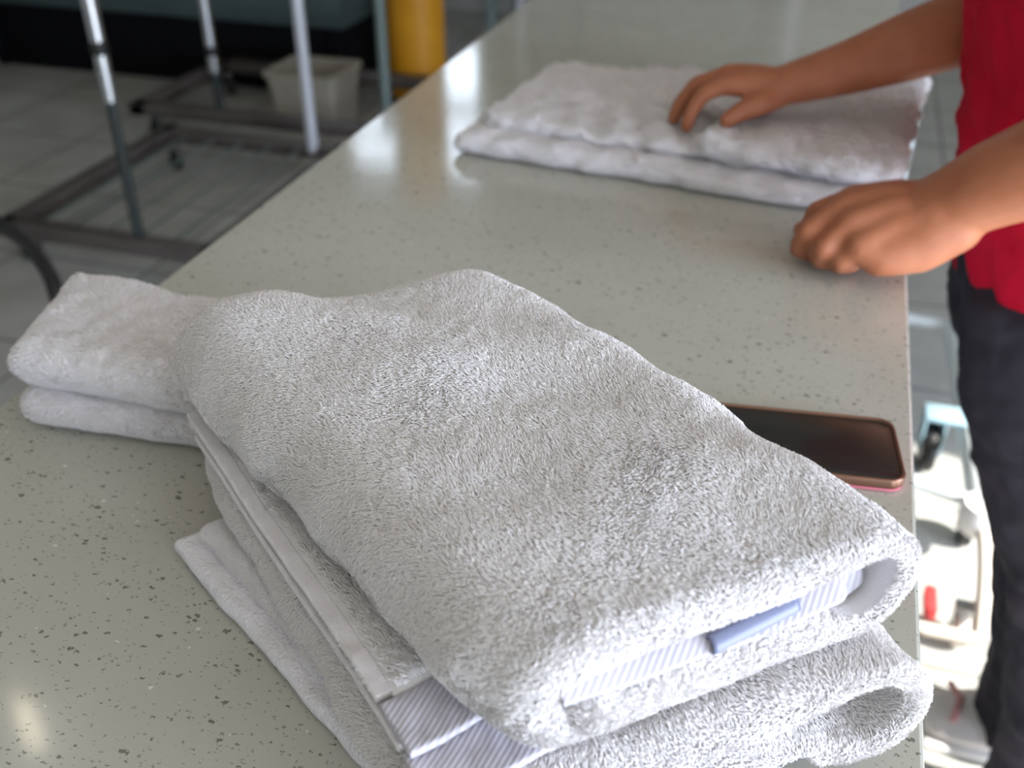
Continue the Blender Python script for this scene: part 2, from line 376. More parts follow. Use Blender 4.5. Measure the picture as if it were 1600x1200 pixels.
def fold_tube(L, R, W, Len, hh, rw, zc, y_in, nu=150, back=.03, hfun=None, bump=None, rfun=None, ny=70, ztop=None):
    """a towel rolled round as a flat tube: thick walls with a rounded rim at the open front end, closed round at the back.
    L, R: curves of the left and right outer edges, front to back."""
    a = W/2-hh
    per = 4*a + 2*PI*hh; s = np.linspace(0, per, nu, endpoint=False)
    # profile direction: right fold mid -> top -> left -> bottom
    q = PI*hh/2
    xs, th = np.zeros(nu), np.zeros(nu)
    for k, v in enumerate(s):
        if v < q: xs[k] = a; th[k] = v/hh
        elif v < q+2*a: xs[k] = a-(v-q); th[k] = PI/2
        elif v < q+2*a+PI*hh: xs[k] = -a; th[k] = PI/2+(v-q-2*a)/hh
        elif v < 3*q+4*a+1e-9 and v < 3*q+4*a: xs[k] = -a+(v-3*q-2*a); th[k] = 3*PI/2
        else: xs[k] = a; th[k] = 3*PI/2+(v-3*q-4*a)/hh
    rows = []
    for ph in np.linspace(PI/2, 0, 10): rows.append((hh*.97*(1-math.cos(ph)), Len-back+back*math.sin(ph), 0))
    for y in np.linspace(Len-back, rw, ny)[1:]: rows.append((0, y, 0))
    for ph in np.linspace(0, PI, 15)[1:]: rows.append((1-math.cos(ph), rw*(1-math.sin(ph)), 1))
    for y in np.linspace(rw, y_in, 14)[1:]: rows.append((2, y, 1))
    V = np.zeros((len(rows), nu, 3))
    Xn0 = (xs+hh*np.cos(th))/(W/2)
    rr = rw if rfun is None else rfun(Xn0)
    for i, (d, y, rim) in enumerate(rows):
        dd = (d*rr if rim else d)
        rad = hh-dd
        X = xs + rad*np.cos(th); Z = rad*np.sin(th)
        yy = y if not rim else (rr*(1-np.sin(math.acos(max(-1, min(1, 1-d))))) if d < 2 else y)
        v = np.broadcast_to(yy, X.shape)/Len; u = (X/(W/2)+1)/2
        Lp, Rp = L(v), R(v)
        P = Lp*(1-u)[:, None] + Rp*u[:, None]
        H = 1 if hfun is None else hfun(u, v)
        z = zc(u, v) + Z*H
        if bump is not None: z = z + bump(u, np.clip(v, -.1, 1.1))*np.clip(Z/hh, 0, 1)
        V[i, :, :2] = P[:, :2]; V[i, :, 2] = z
    return V

def smooth(x, a, b):
    t_ = np.clip((x-a)/(b-a), 0, 1); return t_*t_*(3-2*t_)

# ------------------------------------------------------------------ TOP TOWEL
ZT = TZ
def top_towel():
    t = thing('bath_towel', 'thick white terry towel on top of the near stack, blue-grey tag in its open fold', 'towel', (-.13, .42, ZT+.105))
    L = curve_interp([(-.074, .259), (-.083, .262), (-.107, .273), (-.127, .287), (-.161, .310), (-.187, .331), (-.215, .352), (-.245, .375), (-.275, .393), (-.310, .417), (-.344, .444), (-.366, .466), (-.378, .488)])
    R = curve_interp([(.0735, .383), (.060, .402), (.030, .427), (-.006, .454), (-.043, .484), (-.086, .517), (-.136, .549), (-.160, .563), (-.185, .580)])
    W, Len, hh, rw = .190, .335, .029, .0095
    def zc(u, v): return ZT + .1035 + .0095*u*(1-np.clip(v, 0, 1)*.3) - .006*(1-u)*smooth(v, 0, .5)
    def bump(u, v):
        return (.010*np.sin(PI*np.clip(u, 0, 1))*smooth(v, 0, .25)*(1-.45*smooth(v, .6, 1)) + .008*np.exp(-((u-.22)/.20)**2-((v-.93)/.16)**2)
                - .009*np.exp(-((u-.50)/.16)**2-((v-1.0)/.14)**2) + .006*np.exp(-((u-.85)/.15)**2-((v-.98)/.12)**2)
                - .006*np.exp(-((u-.62)/.2)**2-((v-.45)/.13)**2) + .004*np.exp(-((u-.4)/.16)**2-((v-.62)/.12)**2)
                - .004*np.exp(-((u-.35)/.15)**2-((v-.25)/.1)**2))
    V = fold_tube(L, R, W, Len, hh, rw, zc, .075, bump=bump, back=.03, rfun=lambda Xn: .0095-.0050*smooth(Xn, .2, .85))
    V += noise3(V, .07, 3, 3)[..., None]*.0014*np.array([1, 1, 1])
    V[..., 2] = np.maximum(V[..., 2], ZT+.0750)
    grid_mesh('outer_fold', V, M['cotton'], t, True)
    pile(V, t, 2000000, .0025, 1.25, 21, close_u=True, flip=1, mask=lambda P, N, tt, uu: ((N[:, 2] > -.75) | (tt > .8)) & (tt < np.where((uu > .88) | (uu < .16), .85, .93)))
    # local frame at the mouth
    P0, P1 = np.array(L(0.)), np.array(R(0.)); ax = (P1-P0); ax = np.append(ax, 0)
    inw = np.array([-.74, .67, 0]); inw = np.array([-ax[1], ax[0], 0]); inw /= np.linalg.norm(inw)
    def Q(u, y, z):
        u = np.asarray(u, float)[..., None]; y = np.asarray(y, float)[..., None]; z = np.asarray(z, float)[..., None]
        base = np.append(P0, 0)+ax*u + inw*y
        zz = ZT+.103+.010*u[..., 0:1] + z
        base = np.broadcast_to(base, np.broadcast_shapes(base.shape, zz.shape[:-1]+(3,))).copy(); base[..., 2:3] = zz; return base
    # inner folded flap: rounded terry roll below the hem band
    nu_, ns = 90, 40
    U = np.linspace(.10, .765, nu_); ang = np.linspace(-.5*PI, .5*PI, 22)
    def flap():
        rows = []
        prof = [(.085, .0025)] + [(.003-.0095*math.cos(a_)*1.0, -.0070+.0115*math.sin(a_)) for a_ in np.linspace(PI/2, -PI/2, 22)] + [(.085, -.019)]
        prof = [(y, z) for (y, z) in prof]
        G = np.zeros((len(prof), nu_, 3))
        for i, (y, z) in enumerate(prof):
            e = 1-((np.clip((U-.695)/.07, 0, 1))**2.5)*.9; e2 = 1-((np.clip((.16-U)/.06, 0, 1))**2.5)*.9
            k = e*e2
            G[i] = Q(U, (y-.006)*(k if y < .05 else 1)+.006, (z+.0085)*k-.0085 + .0012*np.sin(U*23))
        return G
    G = flap(); G += noise3(G, .03, 8, 2)[..., None]*.001
    grid_mesh('inner_flap', G, M['cotton'], t)
    pile(G, t, 1500000, .0026, 1.25, 33, flip=-1, lean=.6, mask=lambda P, N, tt, uu: tt < .93)
    # hem band: woven strip folded over the flap's edge, ending in a rounded fold on the right
    U2 = np.linspace(.075, .792, 80)
    def band(y0, z0, y1, z1, th):
        prof = []
        d = np.array([y1-y0, z1-z0]); ln = np.linalg.norm(d); d /= ln; nn = np.array([-d[1], d[0]])
        if nn[0] > 0: nn = -nn
        for s_ in np.linspace(0, 1, 8): prof.append(np.array([y0, z0])+d*ln*s_+nn*th/2*(1+.5*math.sin(PI*s_)))
        for a_ in np.linspace(0, PI, 8)[1:]: prof.append(np.array([y1, z1])+nn*th/2*math.cos(a_)+d*th/2*math.sin(a_))
        for s_ in np.linspace(1, 0, 8)[1:]: prof.append(np.array([y0, z0])+d*ln*s_-nn*th/2)
        return prof
    pf = band(.0095, .0115, -.0030, .0055, .0032)
    G2 = np.zeros((len(pf), 80, 3)); cen = np.mean(pf, 0)
    k = np.sqrt(np.clip(1-np.clip((U2-.760)/.034, 0, 1)**2, .03, 1))
    for i, (y, z) in enumerate(pf):
        G2[i] = Q(U2, cen[0]+(y-cen[0])*k, cen[1]+(z-cen[1])*k + .0016*np.sin(U2*7+1)+.0008*np.sin(U2*19))
    grid_mesh('hem_band', G2, M['twill'], t)
    # hem lining seen deep in the right end of the fold
    U3 = np.linspace(.79, .955, 24); zz = np.linspace(-.016, .017, 14)
    G3 = np.zeros((14, 24, 3))
    for i, z in enumerate(zz): G3[i] = Q(U3, .012 + .010*(z+.02)/.03 + .02*np.clip((U3-.91)/.05, 0, 1)**2, z*(1-.55*np.clip((U3-.87)/.08, 0, 1)))
    o = grid_mesh('hem_lining', G3, M['twill'], t)
    # tag
    U4 = np.linspace(.425, .66, 20); an = np.linspace(0, 2*PI, 16, endpoint=False)
    G4 = np.zeros((20, 16, 3))
    for i, u in enumerate(U4):
        f = i/19
        yy = -.0030+.004*f + .0040*np.cos(an)*.75 - .0016*np.sin(an); z4 = .0088 + .0014*f + .0034*np.cos(an)*.8 + .0016*np.sin(an)
        G4[i] = Q(np.full(16, u), yy, z4)
    o = grid_mesh('brand_tag', np.transpose(G4, (1, 0, 2)), M['tag'], t) if False else grid_mesh('care_tag', G4, M['tag'], t, True)
    o['label'] = 'folded blue-grey ribbon tag'
    md = o.modifiers.new('th', 'SOLIDIFY'); md.thickness = .0005; md.offset = 0
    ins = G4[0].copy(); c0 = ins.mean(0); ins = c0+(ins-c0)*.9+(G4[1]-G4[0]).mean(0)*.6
    meshobj('shaded_tag_mouth', list(ins), [tuple(range(16))], M['tag_shade'], o, False)  # dark disc put in for the shade inside the open tag
top_towel()

# ------------------------------------------------------------------ MIDDLE TOWEL
def mid_towel():
    t = thing('bath_towel', 'white terry towel, middle of the near stack, woven hem and selvage showing', 'towel', (-.13, .40, ZT+.03))
    L = curve_interp([(-.118, .230), (-.145, .268), (-.215, .330), (-.300, .402), (-.338, .438), (-.352, .455)])
    R = curve_interp([(.095, .374), (.070, .398), (-.02, .455), (-.12, .53), (-.17, .57)])
    W, Len, hh, rw = .235, .33, .029, .011
    def zc(u, v): return ZT + .030 + .016*smooth(u, .0, .9) + .012*(1-u)*np.clip(v, 0, 1)
    def hf(u, v): return .84+.22*smooth(u, .3, 1)
    def rf(Xn): return .0140 - .0092*smooth(Xn, .20, .75)
    V = fold_tube(L, R, W, Len, hh, rw, zc, .07, rfun=rf, hfun=hf, nu=160)
    V += noise3(V, .06, 13, 3)[..., None]*.0015
    d_ = np.array([.213, .144]); n_ = np.array([-.144, .213]); ud = ((V[..., :2]-np.array([-.118, .230]))@d_)/(d_@d_); vd = ((V[..., :2]-np.array([-.118, .230]))@n_)/(n_@n_)
    V[..., 2] = np.maximum(V[..., 2], ZT+.0015+.0268*(1-smooth(ud+.28*vd, .74, .86)))
    V[..., 2] = np.minimum(V[..., 2], ZT+.0745)
    grid_mesh('outer_fold', V, M['cotton'], t, True)
    pile(V, t, 1500000, .0028, 1.25, 41, close_u=True, mask=lambda P, N, tt, uu: ((N[:, 2] < .985) | (tt > .5)) & (N[:, 2] > -.8) & (tt < .95))
    # two thin top layers, their selvages running along the left, hems at the front
    def sheet(z0, dx, front, nm, pl):
        Ls = curve_interp([(-.123+dx[0], .253+dx[1]), (-.195+dx[0], .316+dx[1]), (-.273+dx[0], .380+dx[1]), (-.335+dx[0], .432+dx[1]), (-.352+dx[0], .447+dx[1])])
        nv, nu_ = 90, 40
        v = np.linspace(front, 1, nv); u = np.linspace(0, .075, nu_)
        B = Ls(v); T = Ls(v+.01)-Ls(v-.01); T /= np.linalg.norm(T, axis=1, keepdims=True)
        acr = np.stack([-T[:, 1], T[:, 0]], 1)*-1
        acr = np.where((acr@np.array([.74, .67]))[:, None] > 0, acr, -acr)
        G = np.zeros((nv, nu_, 3)); G[..., :2] = B[:, None]+acr[:, None]*u[None, :, None]
        G[..., 2] = z0 + .003*smooth(u, 0, .05)[None]+.002*np.sin(v*9)[:, None]+ noise3(G, .05, 6, 2)*.0010 + noise3(G, .012, 16, 2)*.0004
        return G, u, v
    G, u, v = sheet(ZT+.0700, (0, 0), 0, 'a', True)
    Gb, ub, vb = sheet(ZT+.0625, (.010, -.010), -.035, 'b', False)
    for GG, nm in ((G, 0), (Gb, 1)):
        nh = 10                                           # rows of the hem band
        ns = 6                                            # columns of the selvage strip
        def solid(name, A, m, th=.0034):
            o = grid_mesh(name, A, m, t); md = o.modifiers.new('th', 'SOLIDIFY'); md.thickness = th; md.offset = 0
            bv = o.modifiers.new('bv', 'BEVEL'); bv.width = .0013; bv.segments = 2; bv.limit_method = 'ANGLE'
            return o
        solid('terry_layer', GG[nh-1:, ns-2:], M['cotton'])
        solid('selvage', GG[nh:, :ns], M['selvage'], .0042)
        solid('hem_band', GG[:nh], M['twill'], .0046)
        pile(GG[nh:, :ns]+np.array([0, 0, .0016]), t, 1600000, .0013, 1.4, 57+nm, flip=-1, lean=1.2)
        pile(GG[nh:, ns:]+np.array([0, 0, .0012]), t, 1000000, .0034, 1.1, 51+nm, flip=-1 if np.cross(GG[nh+1, ns]-GG[nh, ns], GG[nh, ns+1]-GG[nh, ns])[2] > 0 else 1, lean=.7)
mid_towel()

# ------------------------------------------------------------------ BOTTOM TOWEL
def slab_grid(L, R, th, z0, nu=60, nv=60, rnd=None, ptop=None, e=.42):
    """closed rounded slab between two edge curves: rows = v, columns run round the section"""
    n = 2*nu; an = np.linspace(0, 2*PI, n, endpoint=False)
    cs, sn = np.cos(an), np.sin(an)
    return an, cs, sn
def cloth_slab(name, fl, fr, br, bl, z0, z1, m, parent, r=None, wob=.0015, seed=1, nx=90, ny=60, top=None, side=None, rc=.012):
    """soft rectangular fold of cloth: corners in plan, rounded edges (superellipse), z0..z1"""
    fl, fr, br, bl = map(np.array, (fl, fr, br, bl)); H = (z1-z0)/2
    r = r or H
    n = 4*nx; V = []
    Wd = np.linalg.norm(fr-fl); Ln = np.linalg.norm(bl-fl)
    # sphere-like param mapped to rounded box
    rows = 26
    def pos(u, v): return (fl*(1-u)[:, None]+fr*u[:, None])*(1-v)[:, None]+(bl*(1-u)[:, None]+br*u[:, None])*v[:, None]
    # outline of the plan as a rounded rectangle
    pts = []
    def arc(cx, cy, a0): return [(cx+rc*math.cos(a0+PI/2*k/6), cy+rc*math.sin(a0+PI/2*k/6)) for k in range(7)]
    for cx, cy, a0, nxt in ((Wd-rc, rc, -PI/2, 0), (Wd-rc, Ln-rc, 0, 0), (rc, Ln-rc, PI/2, 0), (rc, rc, PI, 0)):
        pts += arc(cx, cy, a0)
    pts = np.array(pts); cl = np.concatenate([pts, pts[:1]]); seg = np.linalg.norm(np.diff(cl, axis=0), axis=1); s = np.concatenate([[0], np.cumsum(seg)])
    q = np.linspace(0, s[-1], n, endpoint=False); O = np.stack([np.interp(q, s, cl[:, 0]), np.interp(q, s, cl[:, 1])], 1)
    cen = np.array([Wd/2, Ln/2])
    tang = np.roll(O, -1, 0)-np.roll(O, 1, 0); nor = np.stack([tang[:, 1], -tang[:, 0]], 1); nor /= np.linalg.norm(nor, axis=1, keepdims=True)
    ring = []
    def addring(inset, z):
        P = O-nor*inset if inset <= rc*.9 else None
        if P is None:
            P0 = O-nor*rc*.9; k = (inset-rc*.9)/(min(Wd, Ln)/2-rc*.9); P = P0 + (np.clip(P0, [min(Wd, Ln)/2]*2, [Wd-min(Wd, Ln)/2, Ln-min(Wd, Ln)/2])-P0)*k
        ring.append((P, z))
    for k in np.linspace(1, .12, 6): addring(min(Wd, Ln)/2*k if k > .2 else r, -H)
    for a_ in np.linspace(-PI/2, PI/2, 13)[1:-1]: addring(r*(1-math.cos(a_)), H*math.sin(a_))
    nin = 26
    for k in np.linspace(r, min(Wd, Ln)/2, nin): addring(k, H)
    G = np.zeros((len(ring), n, 3))
    for i, (P, z) in enumerate(ring):
        u, v = P[:, 0]/Wd, P[:, 1]/Ln; G[i, :, :2] = pos(u, v)
        zz = (z0+z1)/2+z
        if top is not None: zz = zz + top(u, v)*(z+H)/(2*H)
        G[i, :, 2] = zz
    nz = noise3(G, .05, seed, 3)
    G[..., 2] += nz*wob*np.clip((G[..., 2]-z0)/(z1-z0), 0, 1); G[..., :2] += (noise3(G, .06, seed+1, 3)*wob)[..., None]
    G[..., 2] = np.maximum(G[..., 2], z0)
    return G, (grid_mesh(name, G, m, parent, True) if name else None)
t = thing('bath_towel', 'white terry towel, bottom of the near stack, corner jutting out on counter', 'towel', (-.12, .40, ZT))
G, o = cloth_slab('lower_layer', (-.088, .236), (.040, .322), (-.215, .53), (-.345, .398), ZT+.0008, ZT+.0125, M['soft_terry'], t, wob=.0012, seed=5, rc=.005)
G, o = cloth_slab('upper_layer', (-.076, .244), (.040, .326), (-.215, .53), (-.326, .402), ZT+.0105, ZT+.027, M['soft_terry'], t, wob=.0012, seed=6, rc=.007)
pile(G, t, 1100000, .0018, 1.2, 71, close_u=True, lean=.8, mask=lambda P, N, tt, uu: (N[:, 2] > -.2))

# ------------------------------------------------------------------ SMALL TOWELS
def small(z0, z1, lab, fl, fr, br, bl, seed, slope):
    t = thing('hand_towel', lab, 'towel', ((fl[0]+br[0])/2, (fl[1]+br[1])/2, ZT+z0), 'small folded towels on the counter edge')
    G, o = cloth_slab('folded_body', fl, fr, br, bl, ZT+z0, ZT+z1, M['soft_terry'], t, wob=.0022, seed=seed, top=slope)
    pile(G, t, 360000, .0030, 1.1, seed+60, close_u=True, lean=.9, mask=lambda P, N, tt, uu: (N[:, 2] > -.3))
    return t
small(.0006, .034, 'small white folded towel under its twin beside the near stack', (-.525, .482), (-.345, .492), (-.33, .600), (-.545, .590), 15, lambda u, v: .004*v+0*u)
small(.034, .072, 'small white folded towel on top of its twin beside the near stack', (-.522, .481), (-.350, .484), (-.325, .590), (-.548, .594), 25, lambda u, v: .010*smooth(v, .3, 1)*(1-u)+.002*u)

# ------------------------------------------------------------------ FAR TOWEL
t = thing('bath_towel', 'wide white towel being folded under the hands on the far part of the counter', 'towel', (-.15, 1.25, ZT))
def far_top(u, v): return .004*np.sin(PI*u)
G, o = cloth_slab('lower_fold', (-.420, 1.118), (.072, 1.052), (.098, 1.43), (-.385, 1.385), ZT+.0006, ZT+.026, M['soft_terry'], t, wob=.003, seed=35)
pile(G, t, 120000, .0036, 1.1, 91, close_u=True, lean=.9, mask=lambda P, N, tt, uu: (N[:, 2] > -.3))
G, o = cloth_slab('upper_fold', (-.395, 1.150), (.070, 1.085), (.105, 1.46), (-.375, 1.40), ZT+.024, ZT+.040, M['soft_terry'], t, wob=.005, seed=36)
pile(G, t, 120000, .0036, 1.1, 92, close_u=True, lean=.9, mask=lambda P, N, tt, uu: (N[:, 2] > -.3))
G, o = cloth_slab('turned_flap', (-.128, 1.098), (.086, 1.066), (.130, 1.47), (-.06, 1.44), ZT+.032, ZT+.058, M['soft_terry'], t, wob=.005, seed=37, top=lambda u, v: -.012*v+0*u)
pile(G, t, 120000, .0036, 1.1, 93, close_u=True, lean=.9, mask=lambda P, N, tt, uu: (N[:, 2] > -.3))

# ------------------------------------------------------------------ PHONE
def phone():
    o0 = Vector((.0945, .5945, ZT)); ang = math.radians(187)
    t = thing('mobile_phone', 'dark-screened mobile phone in a rose gold case lying half under the near stack', 'phone', tuple(o0))
    dx = Vector((math.cos(ang), math.sin(ang), 0)); dy = Vector((dx.y, -dx.x, 0))     # length, width
    Mx = Matrix(((dx.x, dy.x, 0, o0.x), (dx.y, dy.y, 0, o0.y), (0, 0, 1, o0.z), (0, 0, 0, 1)))
    Ln, Wd = .158, .077
    def rrect(x0, y0, x1, y1, r, n=8):
        p = []
        for cx, cy, a0 in ((x1-r, y0+r, -PI/2), (x1-r, y1-r, 0), (x0+r, y1-r, PI/2), (x0+r, y0+r, PI)):
            p += [(cx+r*math.cos(a0+PI/2*k/n), cy+r*math.sin(a0+PI/2*k/n)) for k in range(n+1)]
        return p
    def plate(name, layers, m, par, cap0=True, cap1=True):
        V = []; F = []; n = None
        for (ins, z, r) in layers:
            p = rrect(ins, ins, Ln-ins, Wd-ins, r); n = len(p); V += [Mx@Vector((a_, b_, z)) for a_, b_ in p]
        for i in range(len(layers)-1):
            for k in range(n): F.append((i*n+k, i*n+(k+1) % n, (i+1)*n+(k+1) % n, (i+1)*n+k))
        if cap0: F.append(tuple(range(n)))
        if cap1: F.append(tuple((len(layers)-1)*n+k for k in range(n)))
        b = MB(); b.add(V, F); return b.build(name, m, par, True, 35)
    plate('case_back', [(.0030, .0004, .009), (.0008, .0010, .011), (.0004, .0028, .011), (.0016, .0030, .011)], M['pink'], t)['label'] = 'pink underside of the case'
    plate('case_frame', [(.0012, .0028, .011), (.0000, .0045, .012), (.0000, .0092, .012), (.0008, .0104, .0115), (.0020, .0106, .0110), (.0028, .0098, .0105), (.0030, .0088, .0105)], M['rose'], t, True, False)['label'] = 'rose gold bumper'
    plate('screen', [(.0029, .0080, .0100), (.0029, .0092, .0100), (.0036, .0096, .0095)], M['screen'], t)
    b = MB()
    for k in range(3): b.tube([Mx@Vector((.0003, .055+.004*k, .006)), Mx@Vector((-.0004, .055+.004*k, .006))], .0012, 10)
    b.build('speaker_hole', M['black'], t)
    b = MB(); b.box((.052, -.0006, .0045), (.068, .0006, .0075), .0004, 2, Mx); b.build('side_button', M['rose'], t)
phone()

# ------------------------------------------------------------------ PERSON
def loft(mb, secs, n=20):
    """secs: (centre, ra, rb, a-axis hint) -> closed elliptical loft"""
    cs = [Vector(s[0]) for s in secs]; V = []; F = []
    for i, s in enumerate(secs):
        t_ = (cs[min(i+1, len(cs)-1)]-cs[max(i-1, 0)]).normalized(); h = Vector(s[3]) if len(s) > 3 else Vector((0, 1, 0))
        u = (h-t_*h.dot(t_)).normalized(); v = t_.cross(u)
        V += [cs[i]+u*math.cos(a)*s[1]+v*math.sin(a)*s[2] for a in [2*PI*k/n for k in range(n)]]
    for i in range(len(secs)-1):
        for k in range(n): F.append((i*n+k, i*n+(k+1) % n, (i+1)*n+(k+1) % n, (i+1)*n+k))
    F.append(tuple(range(n))[::-1]); F.append(tuple((len(secs)-1)*n+k for k in range(n)))
    mb.add(V, F)
def chain(mb, pts, rs):
    """tapered capsule chain"""
    for i in range(len(pts)):
        mb.ball(pts[i], rs[i]*.995, 2)
        if i: mb.tube([pts[i-1], pts[i]], [rs[i-1], rs[i]], 18)
def remeshed(name, mb, m, parent, vox, it=6, fac=.5, disp=None):
    me = bpy.data.meshes.new('tmp'); me.from_pydata(mb.v, [], mb.f); me.update()
    bm = bmesh.new(); bm.from_mesh(me); bmesh.ops.recalc_face_normals(bm, faces=bm.faces); bm.to_mesh(me); bm.free()
    o = bpy.data.objects.new('tmp', me); C.objects.link(o)
    md = o.modifiers.new('r', 'REMESH'); md.mode = 'VOXEL'; md.voxel_size = vox; md.use_smooth_shade = True
    sm = o.modifiers.new('s', 'SMOOTH'); sm.iterations = it; sm.factor = fac
    dg = bpy.context.evaluated_depsgraph_get(); dg.update()
    me2 = bpy.data.meshes.new_from_object(o.evaluated_get(dg), depsgraph=dg); bpy.data.objects.remove(o)
    if disp:
        n = len(me2.vertices); co = np.zeros(n*3, np.float32); me2.vertices.foreach_get('co', co); co = co.reshape(-1, 3).astype(float)
        nr = np.zeros(n*3, np.float32); me2.vertices.foreach_get('normal', nr); nr = nr.reshape(-1, 3)
        co = co+nr*disp(co)[:, None]; me2.vertices.foreach_set('co', co.ravel().astype(np.float32)); me2.update()
    me2.materials.clear(); me2.materials.append(m); me2.name = name
    me2.polygons.foreach_set('use_smooth', [True]*len(me2.polygons))
    o = bpy.data.objects.new(name, me2); link(o, parent); o.matrix_parent_inverse = Matrix.Translation(-Vector(parent.location)); return o

def person():
    root = thing('person', 'person in a red shirt and dark trousers leaning over the counter, smoothing a towel', 'person', (.45, 1.15, 0))
    b = MB(); Z = TZ
    # legs (far = right leg, near = left leg)
    for y, s in ((1.215, 1), (1.045, -1)):
        loft(b, [((.285, y-.0*s, .86), .060, .070), ((.290, y, .76), .080, .085), ((.330, y, .60), .066, .070), ((.378, y, .45), .052, .056),
                 ((.398, y, .36), .050, .056), ((.428, y, .20), .038, .042), ((.440, y, .07), .034, .038)])
        b.ball((.430, y, .04), (.075, .040, .035)); b.ball((.37, y, .028), (.055, .040, .022))
    # trunk, neck, head
    loft(b, [((.285, 1.13, .82), .145, .085), ((.272, 1.13, .92), .130, .080), ((.250, 1.135, 1.02), .125, .080), ((.235, 1.14, 1.14), .150, .098),
             ((.208, 1.145, 1.25), .145, .088), ((.192, 1.145, 1.31), .130, .064), ((.175, 1.145, 1.340), .058, .048)])
    loft(b, [((.180, 1.145, 1.31), .055, .055), ((.135, 1.142, 1.40), .050, .055), ((.115, 1.14, 1.44), .050, .055)])
    b.ball((.085, 1.14, 1.475), (.098, .076, .110), 3); b.ball((.030, 1.14, 1.425), (.045, .050, .045), 3)
    b.ball((-.013, 1.14, 1.455), (.018, .013, .022)); b.ball((-.004, 1.14, 1.412), (.012, .024, .008)); b.ball((-.006, 1.14, 1.400), (.012, .020, .007))
    for s in (-1, 1): b.ball((.092, 1.14+s*.078, 1.455), (.020, .008, .030))
    # far arm = right arm
    sh, el, wr = (.195, 1.315, 1.285), (.172, 1.245, 1.075), (-.040, 1.192, .998)
    chain(b, [(.205, 1.26, 1.28), sh], [.052, .055])
    chain(b, [sh, (.190, 1.285, 1.18), el], [.056, .047, .043])
    loft(b, [((.185, 1.250, 1.080), .040, .042), ((.14, 1.236, 1.066), .043, .042), ((.075, 1.217, 1.040), .038, .037), ((.015, 1.203, 1.016), .030, .029), (wr, .028, .023), ((-.06, 1.188, .992), .029, .020)])
    # near arm = left arm
    sh2, el2, wr2 = (.215, .985, 1.285), (.275, .902, 1.075), (.088, .948, .962)
    chain(b, [(.205, 1.03, 1.28), sh2], [.052, .055])
    chain(b, [sh2, (.245, .945, 1.18), el2], [.056, .048, .045])
    loft(b, [((.280, .900, 1.078), .040, .042), ((.235, .908, 1.056), .045, .045), ((.190, .916, 1.030), .043, .043), ((.150, .928, 1.000), .039, .038), ((.125, .935, .978), .036, .033), ((.098, .938, .960), .038, .028)])
    # right hand (far): palm down, fingers bent to the cloth, thumb to the camera
    w0 = Vector((-.045, 1.190, .994))
    mcp = [(-.108, 1.166, .998), (-.110, 1.187, 1.003), (-.108, 1.207, .999), (-.101, 1.224, .990)]
    for p, r in zip(mcp, (.0125, .013, .0125, .0115)):
        chain(b, [w0+(Vector(p)-w0)*.05+Vector((0, (Vector(p).y-w0.y)*.25, 0)), (w0+Vector(p))/2+Vector((0, 0, .002)), p], [.018, .0165, r])
    fing = [[mcp[0], (-.132, 1.158, .988), (-.143, 1.153, .967), (-.146, 1.149, .951)],
            [mcp[1], (-.143, 1.182, .991), (-.159, 1.177, .969), (-.165, 1.174, .951)],
            [mcp[2], (-.141, 1.205, .987), (-.158, 1.201, .966), (-.164, 1.198, .950)],
            [mcp[3], (-.128, 1.227, .978), (-.142, 1.225, .960), (-.147, 1.223, .949)]]
    for f, r in zip(fing, (.0090, .0094, .0090, .0080)): chain(b, f, [r*1.18, r*1.05, r*.95, r*.84])
    chain(b, [w0+Vector((-.004, -.008, -.004)), (-.070, 1.158, .982), (-.090, 1.146, .974), (-.101, 1.138, .966)], [.017, .0145, .0108, .0094])
    # left hand (near): loose fist, knuckles up, little finger to the camera
    w1 = Vector((.112, .940, .968))
    mcp = [(.040, .968, .958), (.035, .940, .962), (.040, .915, .954), (.051, .898, .941)]
    for p, r in zip(mcp, (.0140, .0150, .0145, .0135)):
        p = Vector(p); chain(b, [w1+Vector((.012, (p.y-w1.y)*.45, (p.z-w1.z)*.35)), (w1+p)/2+Vector((0, 0, .002)), p], [.026, .0215, r])
    b.ball((.082, .935, .940), (.036, .036, .030), 3); chain(b, [(.125, .930, .966), (.100, .918, .944), (.070, .905, .934), (.051, .899, .940)], [.033, .029, .022, .0150])
    fing = [[mcp[0], (.010, .960, .945), (.004, .966, .922), (.018, .974, .911)],
            [mcp[1], (.004, .916, .941), (-.001, .929, .919), (.014, .940, .910)],
            [mcp[2], (.020, .901, .935), (.019, .916, .916), (.034, .928, .910)],
            [mcp[3], (.037, .898, .926), (.037, .914, .913), (.050, .926, .910)]]
    for f, r in zip(fing, (.0098, .0102, .0096, .0088)): chain(b, f, [r*1.2, r*1.1, r*.98, r*.88])
    chain(b, [w1+Vector((-.01, .030, -.018)), (.045, .990, .928), (.017, .994, .916), (-.002, .985, .914)], [.018, .0150, .0112, .0092])
    body = remeshed('body', b, M['skin'], root, .0030, 8, .5)
    for s in (-1, 1):
        e = MB(); e.ball((.0045, 1.14+s*.029, 1.474), .0105, 3); ey = e.build('eye', M['white'], root)
        e = MB(); e.ball((-.0025, 1.14+s*.029, 1.472), (.0042, .0052, .0052), 2); e.build('iris', M['hair'], ey)
    # hair
    h = MB(); h.ball((.097, 1.14, 1.508), (.103, .088, .094), 3); h.ball((.125, 1.14, 1.475), (.080, .086, .090), 3); h.ball((.195, 1.14, 1.50), (.035, .038, .040), 3)
    remeshed('hair', h, M['hair'], root, .005, 3, disp=lambda c: noise3(c*np.array([.3, 1, .3]), .012, 4, 2)*.0016)
    # shirt
    s_ = MB()
